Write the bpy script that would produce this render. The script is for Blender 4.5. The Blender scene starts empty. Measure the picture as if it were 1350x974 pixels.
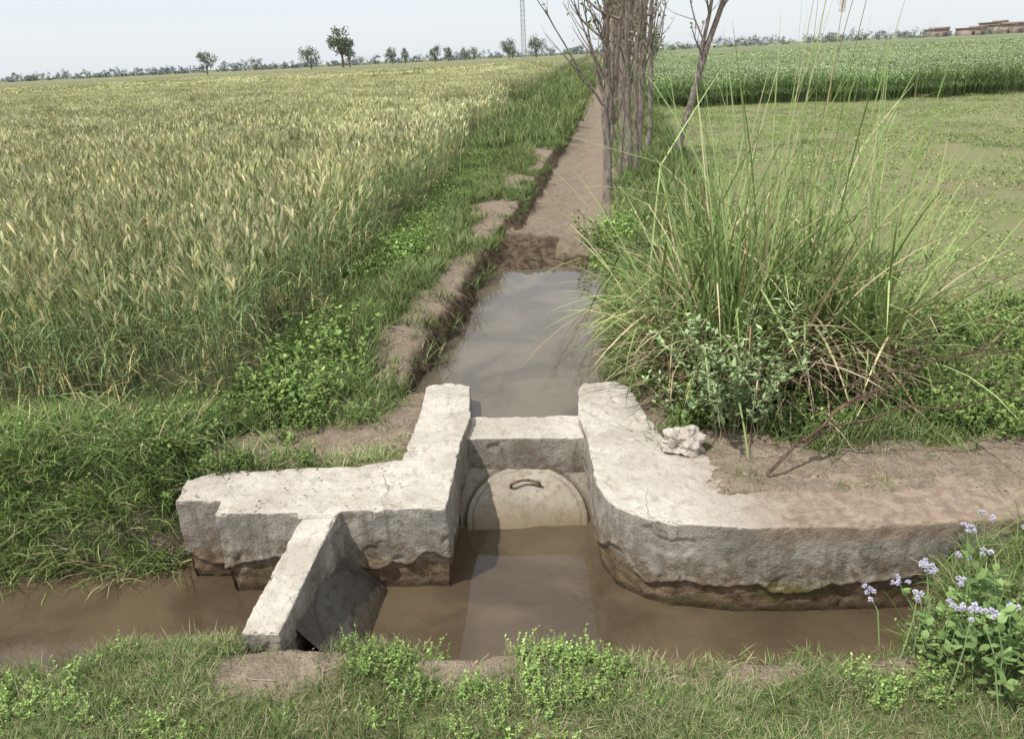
import bpy, math, random
import numpy as np
from mathutils import Matrix, Vector
random.seed(7); RNG=np.random.default_rng(11)
scene=bpy.context.scene
PI=math.pi
# ---------------------------------------------------------------- noise
def _h(ix,iy,iz,seed):
    h=(ix.astype(np.int64)*374761393+iy.astype(np.int64)*668265263+iz.astype(np.int64)*2147483647+seed*1274126177)&0xFFFFFFFF
    h=((h^(h>>13))*1274126177)&0xFFFFFFFF
    h=((h^(h>>16))*668265263)&0xFFFFFFFF
    h=h^(h>>15)
    return (h&0xFFFFFF)/float(0xFFFFFF)
def vn(x,y,z=None,seed=0):
    x=np.asarray(x,float); y=np.asarray(y,float)
    z=np.zeros_like(x) if z is None else np.asarray(z,float)
    ix=np.floor(x);iy=np.floor(y);iz=np.floor(z)
    fx=x-ix;fy=y-iy;fz=z-iz
    fx=fx*fx*(3-2*fx);fy=fy*fy*(3-2*fy);fz=fz*fz*(3-2*fz)
    r=0
    for a in (0,1):
        for b in (0,1):
            for c in (0,1):
                w=(fx if a else 1-fx)*(fy if b else 1-fy)*(fz if c else 1-fz)
                r=r+w*_h(ix+a,iy+b,iz+c,seed)
    return r*2-1
def fbm(x,y,z=None,o=4,seed=0):
    r=0;a=1;s=0;f=1
    for i in range(o):
        r=r+a*vn(np.asarray(x)*f,np.asarray(y)*f,None if z is None else np.asarray(z)*f,seed+i*17)
        s+=a;a*=.5;f*=2.03
    return r/s*1.4
def ss(a,b,x):
    t=np.clip((x-a)/(b-a),0,1); return t*t*(3-2*t)
# ---------------------------------------------------------------- mesh builder
class MB:
    def __init__(s): s.v=[];s.f=[];s.c=[];s.n=0
    def add(s,v,f,c):
        v=np.asarray(v,float).reshape(-1,3); f=np.asarray(f,int).reshape(-1,4)+s.n
        c=np.asarray(c,float)
        if c.ndim==1: c=np.tile(c,(len(v),1))
        s.v.append(v);s.f.append(f);s.c.append(c.reshape(-1,3));s.n+=len(v)
    def arr(s): return np.concatenate(s.v),np.concatenate(s.f),np.concatenate(s.c)
    def mesh(s,name,mat,smooth=False):
        v,f,c=s.arr()
        return qmesh(name,v,f,c,mat,smooth)
def qmesh(name,v,f,c,mat,smooth=False):
    me=bpy.data.meshes.new(name)
    me.vertices.add(len(v));me.vertices.foreach_set('co',v.astype(np.float32).ravel())
    me.loops.add(len(f)*4);me.loops.foreach_set('vertex_index',f.astype(np.int32).ravel())
    me.polygons.add(len(f));me.polygons.foreach_set('loop_start',np.arange(0,len(f)*4,4,dtype=np.int32))
    try: me.polygons.foreach_set('loop_total',np.full(len(f),4,dtype=np.int32))
    except Exception: pass
    me.update(calc_edges=True)
    if c is not None:
        a=me.color_attributes.new('Col','FLOAT_COLOR','POINT')
        cc=np.concatenate([c,np.ones((len(c),1))],1)
        a.data.foreach_set('color',cc.astype(np.float32).ravel())
    if smooth: me.polygons.foreach_set('use_smooth',np.ones(len(f),dtype=bool))
    me.materials.append(mat)
    return me
def obj(name,me,parent=None,col=None):
    o=bpy.data.objects.new(name,me)
    (col or scene.collection).objects.link(o)
    if parent: o.parent=parent
    return o
def A(v,n): 
    v=np.asarray(v,float)
    return np.full(n,float(v)) if v.ndim==0 else v
def ribbons(M,base,az,L,lean,curve,W,c0,c1,segs=4,prof='blade',fj=0.0,kink=None):
    base=np.asarray(base,float).reshape(-1,3);N=len(base)
    az=A(az,N);L=A(L,N);lean=A(lean,N);curve=A(curve,N);W=A(W,N)
    c0=np.asarray(c0,float);c1=np.asarray(c1,float)
    if c0.ndim==1:c0=np.tile(c0,(N,1))
    if c1.ndim==1:c1=np.tile(c1,(N,1))
    t=np.linspace(0,1,segs+1);tm=(t[1:]+t[:-1])/2
    th=lean[:,None]+curve[:,None]*tm
    if kink is not None: th=th+kink[1][:,None]*(tm[None,:]>kink[0][:,None])
    dl=(L/segs)[:,None]
    st=np.stack([dl*np.sin(th)*np.cos(az)[:,None],dl*np.sin(th)*np.sin(az)[:,None],dl*np.cos(th)],-1)
    pos=base[:,None,:]+np.concatenate([np.zeros((N,1,3)),np.cumsum(st,1)],1)
    sa=az+PI/2+(RNG.uniform(-1,1,N)*fj if np.isscalar(fj) else fj)
    side=np.stack([np.cos(sa),np.sin(sa),np.zeros(N)],-1)
    if prof=='blade': w=(1-t)**.6*(.65+.6*t); w[-1]=.04
    elif prof=='leaf': w=np.sin(PI*np.clip(t,.03,.97))**.8
    elif prof=='stem': w=1-.35*t
    else: w=np.ones_like(t)
    ww=(W[:,None]*w[None,:]/2)[:,:,None]
    v=np.stack([pos-side[:,None,:]*ww,pos+side[:,None,:]*ww],2)
    i=(np.arange(N)*(segs+1)*2)[:,None]+(np.arange(segs)*2)[None,:]
    f=np.stack([i,i+1,i+3,i+2],-1)
    col=c0[:,None,:]*(1-t)[None,:,None]+c1[:,None,:]*t[None,:,None]
    col=np.repeat(col[:,:,None,:],2,2)
    M.add(v,f,col)
    return pos
def cards(M,cen,size,col,asp=.6,up=0.0):
    cen=np.asarray(cen).reshape(-1,3);N=len(cen);size=A(size,N)
    a=RNG.normal(size=(N,3));a[:,2]*=(1-up);a/=np.linalg.norm(a,axis=1)[:,None]
    b=RNG.normal(size=(N,3));b[:,2]*=(1-up);b-=a*(a*b).sum(1)[:,None];b/=np.linalg.norm(b,axis=1)[:,None]
    a=a*size[:,None]/2;b=b*size[:,None]/2*asp
    v=np.stack([cen-a,cen-b,cen+a,cen+b],1)
    f=np.arange(N*4).reshape(N,4)
    c=np.asarray(col,float)
    if c.ndim==1:c=np.tile(c,(N,1))
    M.add(v,f,np.repeat(c[:,None,:],4,1))
def tube(M,pts,rad,col,n=6,cap=True):
    pts=np.asarray(pts,float);k=len(pts);rad=A(rad,k)
    tan=np.gradient(pts,axis=0);tan/=np.linalg.norm(tan,axis=1)[:,None]+1e-9
    ref=np.array([0.3,1,0.1]) if abs(tan[0][2])>.7 else np.array([0,0,1.])
    s=np.cross(tan,ref);s/=np.linalg.norm(s,axis=1)[:,None]+1e-9
    b=np.cross(tan,s)
    an=np.arange(n)/n*2*PI
    v=pts[:,None,:]+rad[:,None,None]*(s[:,None,:]*np.cos(an)[None,:,None]+b[:,None,:]*np.sin(an)[None,:,None])
    f=[]
    for i in range(k-1):
        for j in range(n):
            j2=(j+1)%n
            f.append((i*n+j,i*n+j2,(i+1)*n+j2,(i+1)*n+j))
    M.add(v,f,col)
# ---------------------------------------------------------------- node helpers
def newmat(name):
    m=bpy.data.materials.new(name);m.use_nodes=True;nt=m.node_tree;nt.nodes.clear()
    return m,nt
class G:
    def __init__(s,nt): s.nt=nt
    def n(s,t,**k):
        x=s.nt.nodes.new(t)
        for a,b in k.items(): setattr(x,a,b)
        return x
    def l(s,a,b): s.nt.links.new(a,b)
    def set(s,sock,v):
        if isinstance(v,bpy.types.NodeSocket): s.l(v,sock)
        else:
            if hasattr(sock,'default_value') and sock.type=='RGBA' and len(v)==3: v=(*v,1)
            sock.default_value=v
    def noise(s,scale,detail=5,rough=.6,vec=None,dist=0):
        x=s.n('ShaderNodeTexNoise');x.inputs['Scale'].default_value=scale;x.inputs['Detail'].default_value=detail
        x.inputs['Roughness'].default_value=rough;x.inputs['Distortion'].default_value=dist
        if vec is not None: s.l(vec,x.inputs['Vector'])
        return x.outputs['Fac']
    def ramp(s,fac,a,b,ca=0.,cb=1.):
        x=s.n('ShaderNodeMapRange');x.interpolation_type='SMOOTHSTEP'
        s.set(x.inputs['Value'],fac);x.inputs['From Min'].default_value=a;x.inputs['From Max'].default_value=b
        x.inputs['To Min'].default_value=ca;x.inputs['To Max'].default_value=cb
        return x.outputs['Result']
    def math(s,op,a,b=0.):
        x=s.n('ShaderNodeMath',operation=op);s.set(x.inputs[0],a);s.set(x.inputs[1],b);return x.outputs[0]
    def mix(s,fac,a,b,bt='MIX'):
        x=s.n('ShaderNodeMix',data_type='RGBA',blend_type=bt);s.set(x.inputs['Factor'],fac)
        s.set(x.inputs[6],a);s.set(x.inputs[7],b);return x.outputs[2]
    def pos(s):
        g=s.n('ShaderNodeNewGeometry');return g.outputs['Position'],g.outputs['Normal']
    def sep(s,v):
        x=s.n('ShaderNodeSeparateXYZ');s.l(v,x.inputs[0]);return x.outputs
    def principled(s,col,rough=.9,bump=None,bstr=.5,bdist=.01,spec=.3,**k):
        p=s.n('ShaderNodeBsdfPrincipled');s.set(p.inputs['Base Color'],col);s.set(p.inputs['Roughness'],rough)
        p.inputs['Specular IOR Level'].default_value=spec
        if bump is not None:
            b=s.n('ShaderNodeBump');b.inputs['Strength'].default_value=bstr;b.inputs['Distance'].default_value=bdist
            s.l(bump,b.inputs['Height']);s.l(b.outputs[0],p.inputs['Normal'])
        o=s.n('ShaderNodeOutputMaterial');s.l(p.outputs[0],o.inputs[0]);return p
def foliage_mat(name,var=.25,gain=1.):
    m,nt=newmat(name);g=G(nt)
    at=g.n('ShaderNodeAttribute');at.attribute_name='Col'
    oi=g.n('ShaderNodeObjectInfo')
    br=g.ramp(oi.outputs['Random'],0,1,gain*(1-var),gain*(1+var))
    vm=g.n('ShaderNodeVectorMath',operation='SCALE');g.l(at.outputs['Color'],vm.inputs[0]);g.l(br,vm.inputs['Scale'])
    d=g.n('ShaderNodeBsdfDiffuse');g.l(vm.outputs[0],d.inputs[0])
    o=g.n('ShaderNodeOutputMaterial');g.l(d.outputs[0],o.inputs[0]);return m
FOL=foliage_mat('foliage',.2,1.5)
FARF=foliage_mat('distant_foliage',.0,1.)
def bark_mat():
    m,nt=newmat('bark');g=G(nt);P,_=g.pos()
    at=g.n('ShaderNodeAttribute');at.attribute_name='Col'
    mp=g.n('ShaderNodeMapping');mp.inputs['Scale'].default_value=(1,1,.25);g.l(P,mp.inputs[0])
    nz=g.noise(35,6,.7,mp.outputs[0])
    c=g.mix(1.,at.outputs['Color'],g.mix(g.ramp(nz,.35,.65),(.45,.42,.4),(1.25,1.2,1.15)),'MULTIPLY')
    g.principled(c,.9,nz,.8,.01);return m
BARK=bark_mat()
# ---------------------------------------------------------------- layout functions
def xc(y): return np.interp(y,[-100,4.5,7.5,10.4,20,54,400,3000],[0.02,.02,.45,.92,2.3,6.9,53.3,402])
def wedge(y): return np.interp(y,[3.9,4.3,5.6,8.4,13.5,21.9,36.5,100,300,3000],[-1.62,-1.32,-1.28,-1.2,-.8,-.05,1.3,9.3,34,360])
SOIL=[(-1.0,3.72,.6,.26,1.2),(1.75,3.05,1.3,.32,1.2),(-.6,4.1,.14,.5,.9),(-.15,9.6,.3,.8,1.1),(.15,11.8,.24,.9,1.0),(-.35,7.3,.15,.7,.7),(.75,15,.25,1.4,.8),
      (-.25,2.15,.2,.08,.9),(.75,2.08,.32,.06,.9),(-.84,2.22,.27,.15,1.4),(1.2,2.08,.2,.07,.7),(.95,3.45,.25,.15,1.0),(-1.75,2.3,.15,.08,.6),(.78,4.0,.1,.4,.7)]
def soil(x,y):
    x=np.asarray(x,float);y=np.asarray(y,float)
    m=np.zeros_like(x);w=.35*fbm(x*4,y*4,o=3,seed=5)
    for cx,cy,rx,ry,a in SOIL:
        d=np.sqrt(((x-cx)/rx)**2+((y-cy)/ry)**2)+w
        m=np.maximum(m,a*(1-ss(.6,1.25,d)))
    u=x-xc(y)
    nb=fbm(x*2.6,y*1.6,o=3,seed=9)
    strip=ss(-1.0,-.84,u+.14*nb)*(1-ss(-.1,.0,u))*(y>4.3)*(y<60)
    m=np.maximum(m,.85*strip*ss(-.40,.3,nb+.12*(9-y)/8))
    return np.clip(m,0,1)
def farE(x): return np.interp(x,[-50,-1.75,-1.5,-1.2,-.2,.34,.45,.6,.9,1.6,50],[3.15,3.18,3.25,3.12,3.12,3.3,3.2,3.02,2.86,2.82,2.84])
def nearE(x): return np.interp(x,[-40,-4,-1.9,-1.4,-1.0,-.6,0,.5,1.1,1.35,1.55,1.75],[2.3,2.25,2.3,2.4,2.33,2.32,2.25,2.18,2.13,2.22,2.42,2.6])
def hole(x,y):
    wob=.04*fbm(x*3.,y*3.,o=3,seed=2)
    u=x-xc(y)+wob+.028*fbm(x*11,y*11,o=2,seed=4)*ss(4.5,5,y)
    mu=ss(-.70,-.53,u)*(1-ss(.48,.64,u))*ss(4.3,4.45,y)
    msl=ss(-.44,-.32,x)*(1-ss(.42,.56,x))*ss(2.7,2.9,y)*(1-ss(4.5,4.6,y))
    n=nearE(x)+.035*fbm(x*3,x*0+3,o=3,seed=3)
    w2=np.where(x<-1.5,.35,.12)
    mf=ss(n-.05,n+.08,y+wob*.6)*(1-np.clip((y-farE(x))/w2,0,1)**.7)*(1-ss(1.75,2.0,x))*ss(-60,-50,x)
    return mu,msl,mf
def ground(x,y,detail=True):
    x=np.asarray(x,float);y=np.asarray(y,float)
    u=x-xc(y)
    mu,msl,mf=hole(x,y)
    top=-.02+0*x
    top=top-.12*(1-ss(2.35,2.8,y))
    bk=ss(4.4,5.2,y)
    top=top+bk*(.11*ss(-1.7,-1.0,u)*(1-ss(-.55,-.4,u))+.06*(ss(.5,.7,u))*(1-ss(1.1,2.0,u)))
    top=top-.05*ss(1.8,3.,u)*ss(4,5,y)
    top=top+.03*ss(.75,1.1,x)*ss(2.84,2.95,y)*(1-ss(3.4,4,y))
    top=top+.05*(1-ss(-1.9,-1.5,x))*ss(3.3,3.5,y)*(1-ss(3.8,4.1,y))
    bed=np.interp(y,[4,7.3,7.5,7.8,8.3,8.9,9.6,400],[-.5,-.42,-.12,-.03,.0,-.15,-.19,-.19])+ .07*ss(.0,.5,np.abs(u))*ss(8,8.5,y)
    h=top*(1-mu)+bed*mu
    m2=np.maximum(msl,mf)
    h=h*(1-m2)+(-.62)*m2
    if detail:
        near=1-ss(20,60,np.abs(y))
        s=soil(x,y)
        h=h+near*(.018*fbm(x*3,y*3,o=4,seed=21)+.012*(.4+1.2*s)*fbm(x*14,y*14,o=3,seed=22))
        rough=mu*(1-mu)*4
        dam=ss(7.3,7.6,y)*(1-ss(8.6,9.2,y))*mu
        h=h+rough*.09*near*fbm(x*9,y*9,o=4,seed=23)+dam*(.03*fbm(x*5,y*5,o=3,seed=24)+.045*np.abs(fbm(x*13,y*13,o=3,seed=25)))
    blk=((x>-1.5)&(x<-.3)&(y>2.95)&(y<3.37))|((x>-.48)&(x<-.2)&(y>3.3)&(y<4.36))|((x>.36)&(x<.64)&(y>3.0)&(y<4.25))
    h=np.where(blk,np.minimum(h,-.08),h)
    return h
# ---------------------------------------------------------------- ground
def growth(a,b,s0,g):
    r=[a];s=s0
    while r[-1]<b: r.append(r[-1]+s);s*=g
    return r
ys=list(np.arange(1.3,9.0,.024))+growth(9.0,2600,.03,1.035)
ys=[-v for v in growth(-1.3,80,.06,1.15)][::-1][:-1]+ys
us=list(np.arange(-2.9,2.9,.024));us=us+growth(2.9,2200,.03,1.06)
us=[-v for v in growth(2.9,2200,.03,1.06)][::-1]+us[0:]
us=sorted(set(np.round(us,4)));ys=sorted(set(np.round(ys,4)))
U,Y=np.meshgrid(np.array(us),np.array(ys));X=U+xc(Y)
Z=ground(X.ravel(),Y.ravel()).reshape(X.shape)
nY,nX=X.shape
idx=np.arange(nY*nX).reshape(nY,nX)
f=np.stack([idx[:-1,:-1],idx[:-1,1:],idx[1:,1:],idx[1:,:-1]],-1).reshape(-1,4)
xf=X.ravel();yf=Y.ravel()
mu,msl,mf=hole(xf,yf)
hm=np.maximum(np.maximum(mu,msl),mf)
uu=xf-xc(yf)
soilm=np.maximum(soil(xf,yf),ss(.1,.5,hm))
wet=np.maximum(ss(.3,.75,mf)*1.,np.maximum(ss(.0,.14,mu)*(1-ss(.85,1,mu)*ss(8,8.6,yf))*(uu<0)*1.*(1-ss(25,50,yf)),ss(.4,.8,mu)*(1-ss(7.5,7.9,yf))))  # left bank face: dark soil plus painted shade, turned from the sun
wet=np.maximum(wet,mu*ss(7.3,7.6,yf)*(1-ss(8.2,9.2,yf))*.32)
wet=np.maximum(wet,mu*.12)
rf=ss(1.5,2.1,uu)*ss(3.6,4.4,yf)
me=qmesh('ground',np.stack([xf,yf,Z.ravel()],1),f,np.stack([soilm,wet,rf],1),None or bpy.data.materials.new('tmp'),True)
m,nt=newmat('earth_and_grass');g=G(nt);P,Nn=g.pos()
at=g.n('ShaderNodeAttribute');at.attribute_name='Col';sp=g.n('ShaderNodeSeparateColor');g.l(at.outputs['Color'],sp.inputs[0])
n1=g.noise(.45,3,.65,P);n2=g.noise(14,4,.7,P);n3=g.noise(70,3,.7,P);n4=g.noise(3.5,4,.75,P)
dry=g.mix(g.ramp(n2,.3,.7),(.25,.195,.135),(.41,.33,.24))
dry=g.mix(g.ramp(n4,.45,.65,0,.5),dry,(.26,.195,.13))
dry=g.mix(g.ramp(n3,.5,.7),dry,(.19,.145,.10))
grn=g.mix(g.ramp(n2,.35,.65),(.12,.14,.05),(.24,.22,.11))
fld=g.mix(g.ramp(n2,.40,.62),(.34,.28,.17),(.24,.27,.105))
fld=g.mix(g.ramp(n4,.36,.62,0,.75),fld,(.235,.28,.10))
fld=g.mix(g.ramp(n1,.46,.64,0,.5),fld,(.33,.27,.17))
fld=g.mix(g.ramp(n3,.5,.62,0,.6),fld,(.17,.19,.075))
c=g.mix(sp.outputs[2],grn,fld)
sf=g.ramp(g.math('ADD',sp.outputs[0],g.math('MULTIPLY',g.math('SUBTRACT',n2,.5),.8)),.3,.6)
c=g.mix(sf,c,dry)
wet_shade_c=g.mix(g.ramp(n2,.35,.65),(.055,.038,.022),(.18,.13,.08))  # wet mud, also the painted shade of the left bank face
c=g.mix(g.ramp(g.math('ADD',sp.outputs[1],g.math('MULTIPLY',g.math('SUBTRACT',n2,.5),.5)),.15,.8),c,wet_shade_c)
bh=g.math('ADD',n2,g.math('MULTIPLY',n3,.5))
g.principled(c,.95,bh,1.,.035)
me.materials[0]=m
ground_o=obj('ground',me)
# ---------------------------------------------------------------- water
def water_mat(name,c,alpha):
    m,nt=newmat(name);g=G(nt);P,_=g.pos()
    n=g.noise(1.8,4,.6,P,.6);cc=g.mix(g.ramp(n,.35,.65),tuple(k*.8 for k in c),tuple(k*1.3 for k in c))
    w=g.noise(7,2,.5,P)
    p=g.principled(cc,.03,w,.05,.01,.9);p.inputs['IOR'].default_value=1.38
    g.set(p.inputs['Alpha'],alpha);return m
def sheet(name,x0,x1,y0,y1,z,mat,n=2):
    xs=np.linspace(x0,x1,n);yy=np.linspace(y0,y1,n);a,b=np.meshgrid(xs,yy)
    i=np.arange(n*n).reshape(n,n);f=np.stack([i[:-1,:-1],i[:-1,1:],i[1:,1:],i[1:,:-1]],-1).reshape(-1,4)
    return obj(name,qmesh(name,np.stack([a.ravel(),b.ravel(),np.full(n*n,z)],1),f,None,mat))
sheet('canal_water',-40,1.95,2.0,3.72,-.42,water_mat('canal_water',(.135,.10,.06),.78))
sheet('pond_water',-.9,1.5,3.88,8.1,-.125,water_mat('pond_water',(.175,.145,.10),.82))
# ---------------------------------------------------------------- concrete
def concrete_mat():
    m,nt=newmat('weathered_concrete');g=G(nt);P,Nn=g.pos();x,y,z=g.sep(P)[:3];nz=g.sep(Nn)[2]
    n1=g.noise(3,5,.7,P);n2=g.noise(18,5,.75,P);n3=g.noise(90,3,.7,P);ns=g.noise(6,6,.75,P,1.2)
    mp=g.n('ShaderNodeMapping');mp.inputs['Scale'].default_value=(1,1,.12);g.l(P,mp.inputs[0]);st=g.noise(16,4,.6,mp.outputs[0])
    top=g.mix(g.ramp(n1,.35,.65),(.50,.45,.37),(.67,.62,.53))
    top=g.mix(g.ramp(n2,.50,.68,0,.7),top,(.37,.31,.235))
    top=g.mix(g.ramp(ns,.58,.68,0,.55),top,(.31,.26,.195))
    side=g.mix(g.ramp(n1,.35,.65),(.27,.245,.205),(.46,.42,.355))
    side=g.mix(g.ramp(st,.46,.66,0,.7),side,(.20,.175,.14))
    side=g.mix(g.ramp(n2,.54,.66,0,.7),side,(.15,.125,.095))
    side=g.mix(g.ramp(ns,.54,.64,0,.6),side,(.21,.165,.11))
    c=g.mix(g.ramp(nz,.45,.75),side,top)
    sx=g.ramp(g.math('ADD',x,g.math('MULTIPLY',g.math('SUBTRACT',n1,.5),1.2)),.68,1.1)
    sx=g.math('MULTIPLY',sx,g.ramp(z,-.10,-.04))
    soilc=g.mix(g.ramp(n2,.35,.65),(.25,.185,.135),(.40,.31,.225))
    c=g.mix(sx,c,soilc)
    zz=g.math('ADD',z,g.math('MULTIPLY',g.math('SUBTRACT',ns,.5),.34))
    low=g.ramp(zz,-.285,-.255,1,0)
    brown=g.mix(g.ramp(n2,.35,.65),(.115,.078,.045),(.28,.20,.13))
    moss=g.mix(g.ramp(n1,.5,.62),brown,(.13,.115,.04))
    c=g.mix(low,c,moss)
    ring=g.math('MULTIPLY',g.ramp(zz,-.10,-.23),g.ramp(n2,.38,.58,0,.75))
    c=g.mix(g.math('MULTIPLY',ring,g.math('SUBTRACT',1.,low)),c,(.16,.12,.07))
    wv=g.n('ShaderNodeMix',data_type='VECTOR');wv.inputs['Factor'].default_value=.12
    nc=g.n('ShaderNodeTexNoise');nc.inputs['Scale'].default_value=5;g.l(P,nc.inputs['Vector'])
    g.l(P,wv.inputs[4]);g.l(nc.outputs['Color'],wv.inputs[5])
    vo=g.n('ShaderNodeTexVoronoi',feature='DISTANCE_TO_EDGE');vo.inputs['Scale'].default_value=2.1;g.l(wv.outputs[1],vo.inputs['Vector'])
    ck=g.math('MULTIPLY',g.ramp(vo.outputs['Distance'],.001,.005,1,0),g.ramp(n1,.50,.58,0,.6))
    c=g.mix(ck,c,(.12,.095,.07))
    wetl=g.ramp(z,-.41,-.36,.75,0)
    c=g.mix(wetl,c,(.06,.042,.025))
    c=g.mix(g.ramp(n3,.56,.70,0,.45),c,(.16,.13,.10))
    hgt=g.math('SUBTRACT',g.math('ADD',n2,g.math('MULTIPLY',n3,.6)),g.math('MULTIPLY',ck,.3))
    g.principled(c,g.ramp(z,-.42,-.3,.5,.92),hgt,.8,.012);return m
CONC=concrete_mat()
def edge_z(x,y): return -.265+.10*fbm(x*3.5,y*3.5,np.asarray(x)*0,o=5,seed=34)
def concrete(name,prisms,vox=.0085,ero=1.,parent=None,amp=1.):
    v=[];fs=[]
    for poly,z0,zt in prisms:
        n=len(poly);b=len(v)
        if not hasattr(zt,'__len__'): zt=[zt]*n
        v+=[(p[0],p[1],z0) for p in poly]+[(p[0],p[1],zt[i]) for i,p in enumerate(poly)]
        fs.append([b+i for i in range(n)][::-1]);fs.append([b+n+i for i in range(n)])
        for i in range(n):
            j=(i+1)%n;fs.append([b+i,b+j,b+n+j,b+n+i])
    me=bpy.data.meshes.new(name);me.from_pydata(v,[],fs)
    o=obj(name,me)
    r=o.modifiers.new('r','REMESH');r.mode='VOXEL';r.voxel_size=vox;r.use_smooth_shade=True
    dg=bpy.context.evaluated_depsgraph_get();dg.update()
    em=bpy.data.meshes.new_from_object(o.evaluated_get(dg))
    o.modifiers.clear();o.data=em
    k=len(em.vertices);co=np.empty(k*3,np.float32);em.vertices.foreach_get('co',co);co=co.reshape(-1,3).astype(float)
    no=np.empty(k*3,np.float32);em.vertex_normals.foreach_get('vector',no);no=no.reshape(-1,3)
    x,y,z=co.T
    d=amp*(.004*fbm(x*4,y*4,z*4,o=3,seed=31)+.003*fbm(x*22,y*22,z*22,o=3,seed=32))
    d-=amp*.008*ss(.38,.6,fbm(x*9,y*9,z*9,o=3,seed=33))
    side=1-ss(.3,.8,np.abs(no[:,2]))
    e=edge_z(x,y)
    lo=1-ss(-.006,.003,z-e)
    d+=ero*side*(-lo*(.013+.008*ss(0,.15,e-z))+lo*.007*fbm(x*12,y*12,z*16,o=4,seed=35)+.006*np.exp(-((z-e-.010)/.010)**2))
    diag=np.clip(1-np.abs(np.abs(no[:,2])-.7)/.4,0,1)*(z>-.12)
    d-=amp*diag*.020*ss(.15,.55,fbm(x*13,y*13,z*13,o=4,seed=36))
    co+=no*d[:,None]
    em.vertices.foreach_set('co',co.astype(np.float32).ravel());em.update()
    em.materials.clear();em.materials.append(CONC)
    em.polygons.foreach_set('use_smooth',np.ones(len(em.polygons),dtype=bool))
    if parent:o.parent=parent
    return o
left=[(-1.55,3.16),(-1.33,3.14),(-1.33,3.03),(-.96,3.0),(-.96,2.97),(-.78,2.97),(-.77,3.0),(-.31,2.985),(-.29,3.3),(-.275,3.6),(-.235,3.9),(-.25,4.34),(-.40,4.43),(-.51,4.38),(-.52,3.95),(-.56,3.45),(-.75,3.41),(-1.45,3.41),(-1.56,3.35)]
right=[(.34,3.85),(.36,3.6),(.35,3.11),(.40,2.94),(.51,2.84),(.63,2.77),(.91,2.715),(1.39,2.685),(1.7,2.69),(2.6,2.68),(2.6,3.0),(1.7,3.05),(1.1,3.2),(.9,3.33),(.76,3.5),(.70,3.8),(.67,4.2),(.60,4.30),(.42,4.31),(.37,4.2)]
sluice=bpy.data.objects.new('concrete_canal_outlet',None);scene.collection.objects.link(sluice)
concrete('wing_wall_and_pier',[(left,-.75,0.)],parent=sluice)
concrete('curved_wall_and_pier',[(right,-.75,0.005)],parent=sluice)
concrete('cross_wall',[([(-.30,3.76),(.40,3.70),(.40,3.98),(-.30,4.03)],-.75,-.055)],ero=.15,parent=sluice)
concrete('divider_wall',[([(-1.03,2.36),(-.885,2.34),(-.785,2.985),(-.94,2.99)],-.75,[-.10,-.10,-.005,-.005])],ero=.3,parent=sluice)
def lidmat():
    m,nt=newmat('lid_concrete');g=G(nt);P,_=g.pos();z=g.sep(P)[2]
    n1=g.noise(4,5,.7,P);n2=g.noise(25,5,.7,P);n3=g.noise(110,3,.6,P)
    c=g.mix(g.ramp(n1,.35,.65),(.37,.325,.25),(.49,.44,.355));c=g.mix(g.ramp(n2,.48,.66,0,.75),c,(.25,.20,.14))
    c=g.mix(g.ramp(z,-.42,-.30,.9,0),c,(.22,.165,.10))
    at=g.n('ShaderNodeAttribute');at.attribute_name='Col'
    c=g.mix(1.,c,at.outputs['Color'],'MULTIPLY')
    g.principled(c,.85,g.math('ADD',n2,g.math('MULTIPLY',n3,.5)),.9,.012);return m
LID=lidmat()
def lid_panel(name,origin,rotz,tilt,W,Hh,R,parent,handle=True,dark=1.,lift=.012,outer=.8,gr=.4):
    n=170;s=np.linspace(-W/2,W/2,n);t=np.linspace(0,Hh,n);S,T=np.meshgrid(s,t)
    r=np.sqrt(S**2+(T-R-.012)**2)
    hh=lift*(1-ss(R-.006,R+.002,r))-(.006*np.exp(-((r-R*.90)/.004)**2)+.010*np.exp(-((r-R-.012)/.008)**2))*(lift>.003)
    hh=hh+.006*fbm(S*8+origin[0]*9,T*8,o=4,seed=41)
    h3=hh
    o=Matrix.Translation(origin)@Matrix.Rotation(rotz,4,'Z')@Matrix.Rotation(tilt,4,'X')
    v=np.stack([S.ravel(),-T.ravel(),h3.ravel()],1)
    i=np.arange(n*n).reshape(n,n);f=np.stack([i[:-1,:-1],i[1:,:-1],i[1:,1:],i[:-1,1:]],-1).reshape(-1,4)
    nzz=fbm(S.ravel()*6,T.ravel()*6,o=2,seed=44)
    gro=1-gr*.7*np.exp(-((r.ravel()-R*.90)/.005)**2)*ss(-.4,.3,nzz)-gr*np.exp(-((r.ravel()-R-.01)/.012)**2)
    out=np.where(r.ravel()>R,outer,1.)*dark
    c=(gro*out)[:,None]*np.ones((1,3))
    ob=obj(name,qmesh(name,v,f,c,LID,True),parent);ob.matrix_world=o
    if handle:
        M=MB();k=[];w=.075
        for a in np.linspace(0,1,18):
            if a<.25: q=a/.25;k.append((-w,-.14,.0+.045*q))
            elif a>.75: q=(a-.75)/.25;k.append((w,-.14,.045-.045*q))
            else: q=(a-.25)/.5;k.append((-w+2*w*q,-.14+.02*math.sin(q*PI),.047))
        tube(M,k,.008,(.10,.07,.05),8)
        hm,hn=newmat('rusty_rebar');gg=G(hn);pp,_=gg.pos()
        gg.principled(gg.mix(gg.ramp(gg.noise(60,4,.6,pp),.4,.6),(.09,.05,.03),(.22,.15,.10)),.7)
        ho=obj('lid_handle',M.mesh('lid_handle',hm,True),parent);ho.matrix_world=o
lid_panel('lid_panel',(.04,3.765,-.225),0,math.radians(34),.68,.75,.31,sluice)
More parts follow.
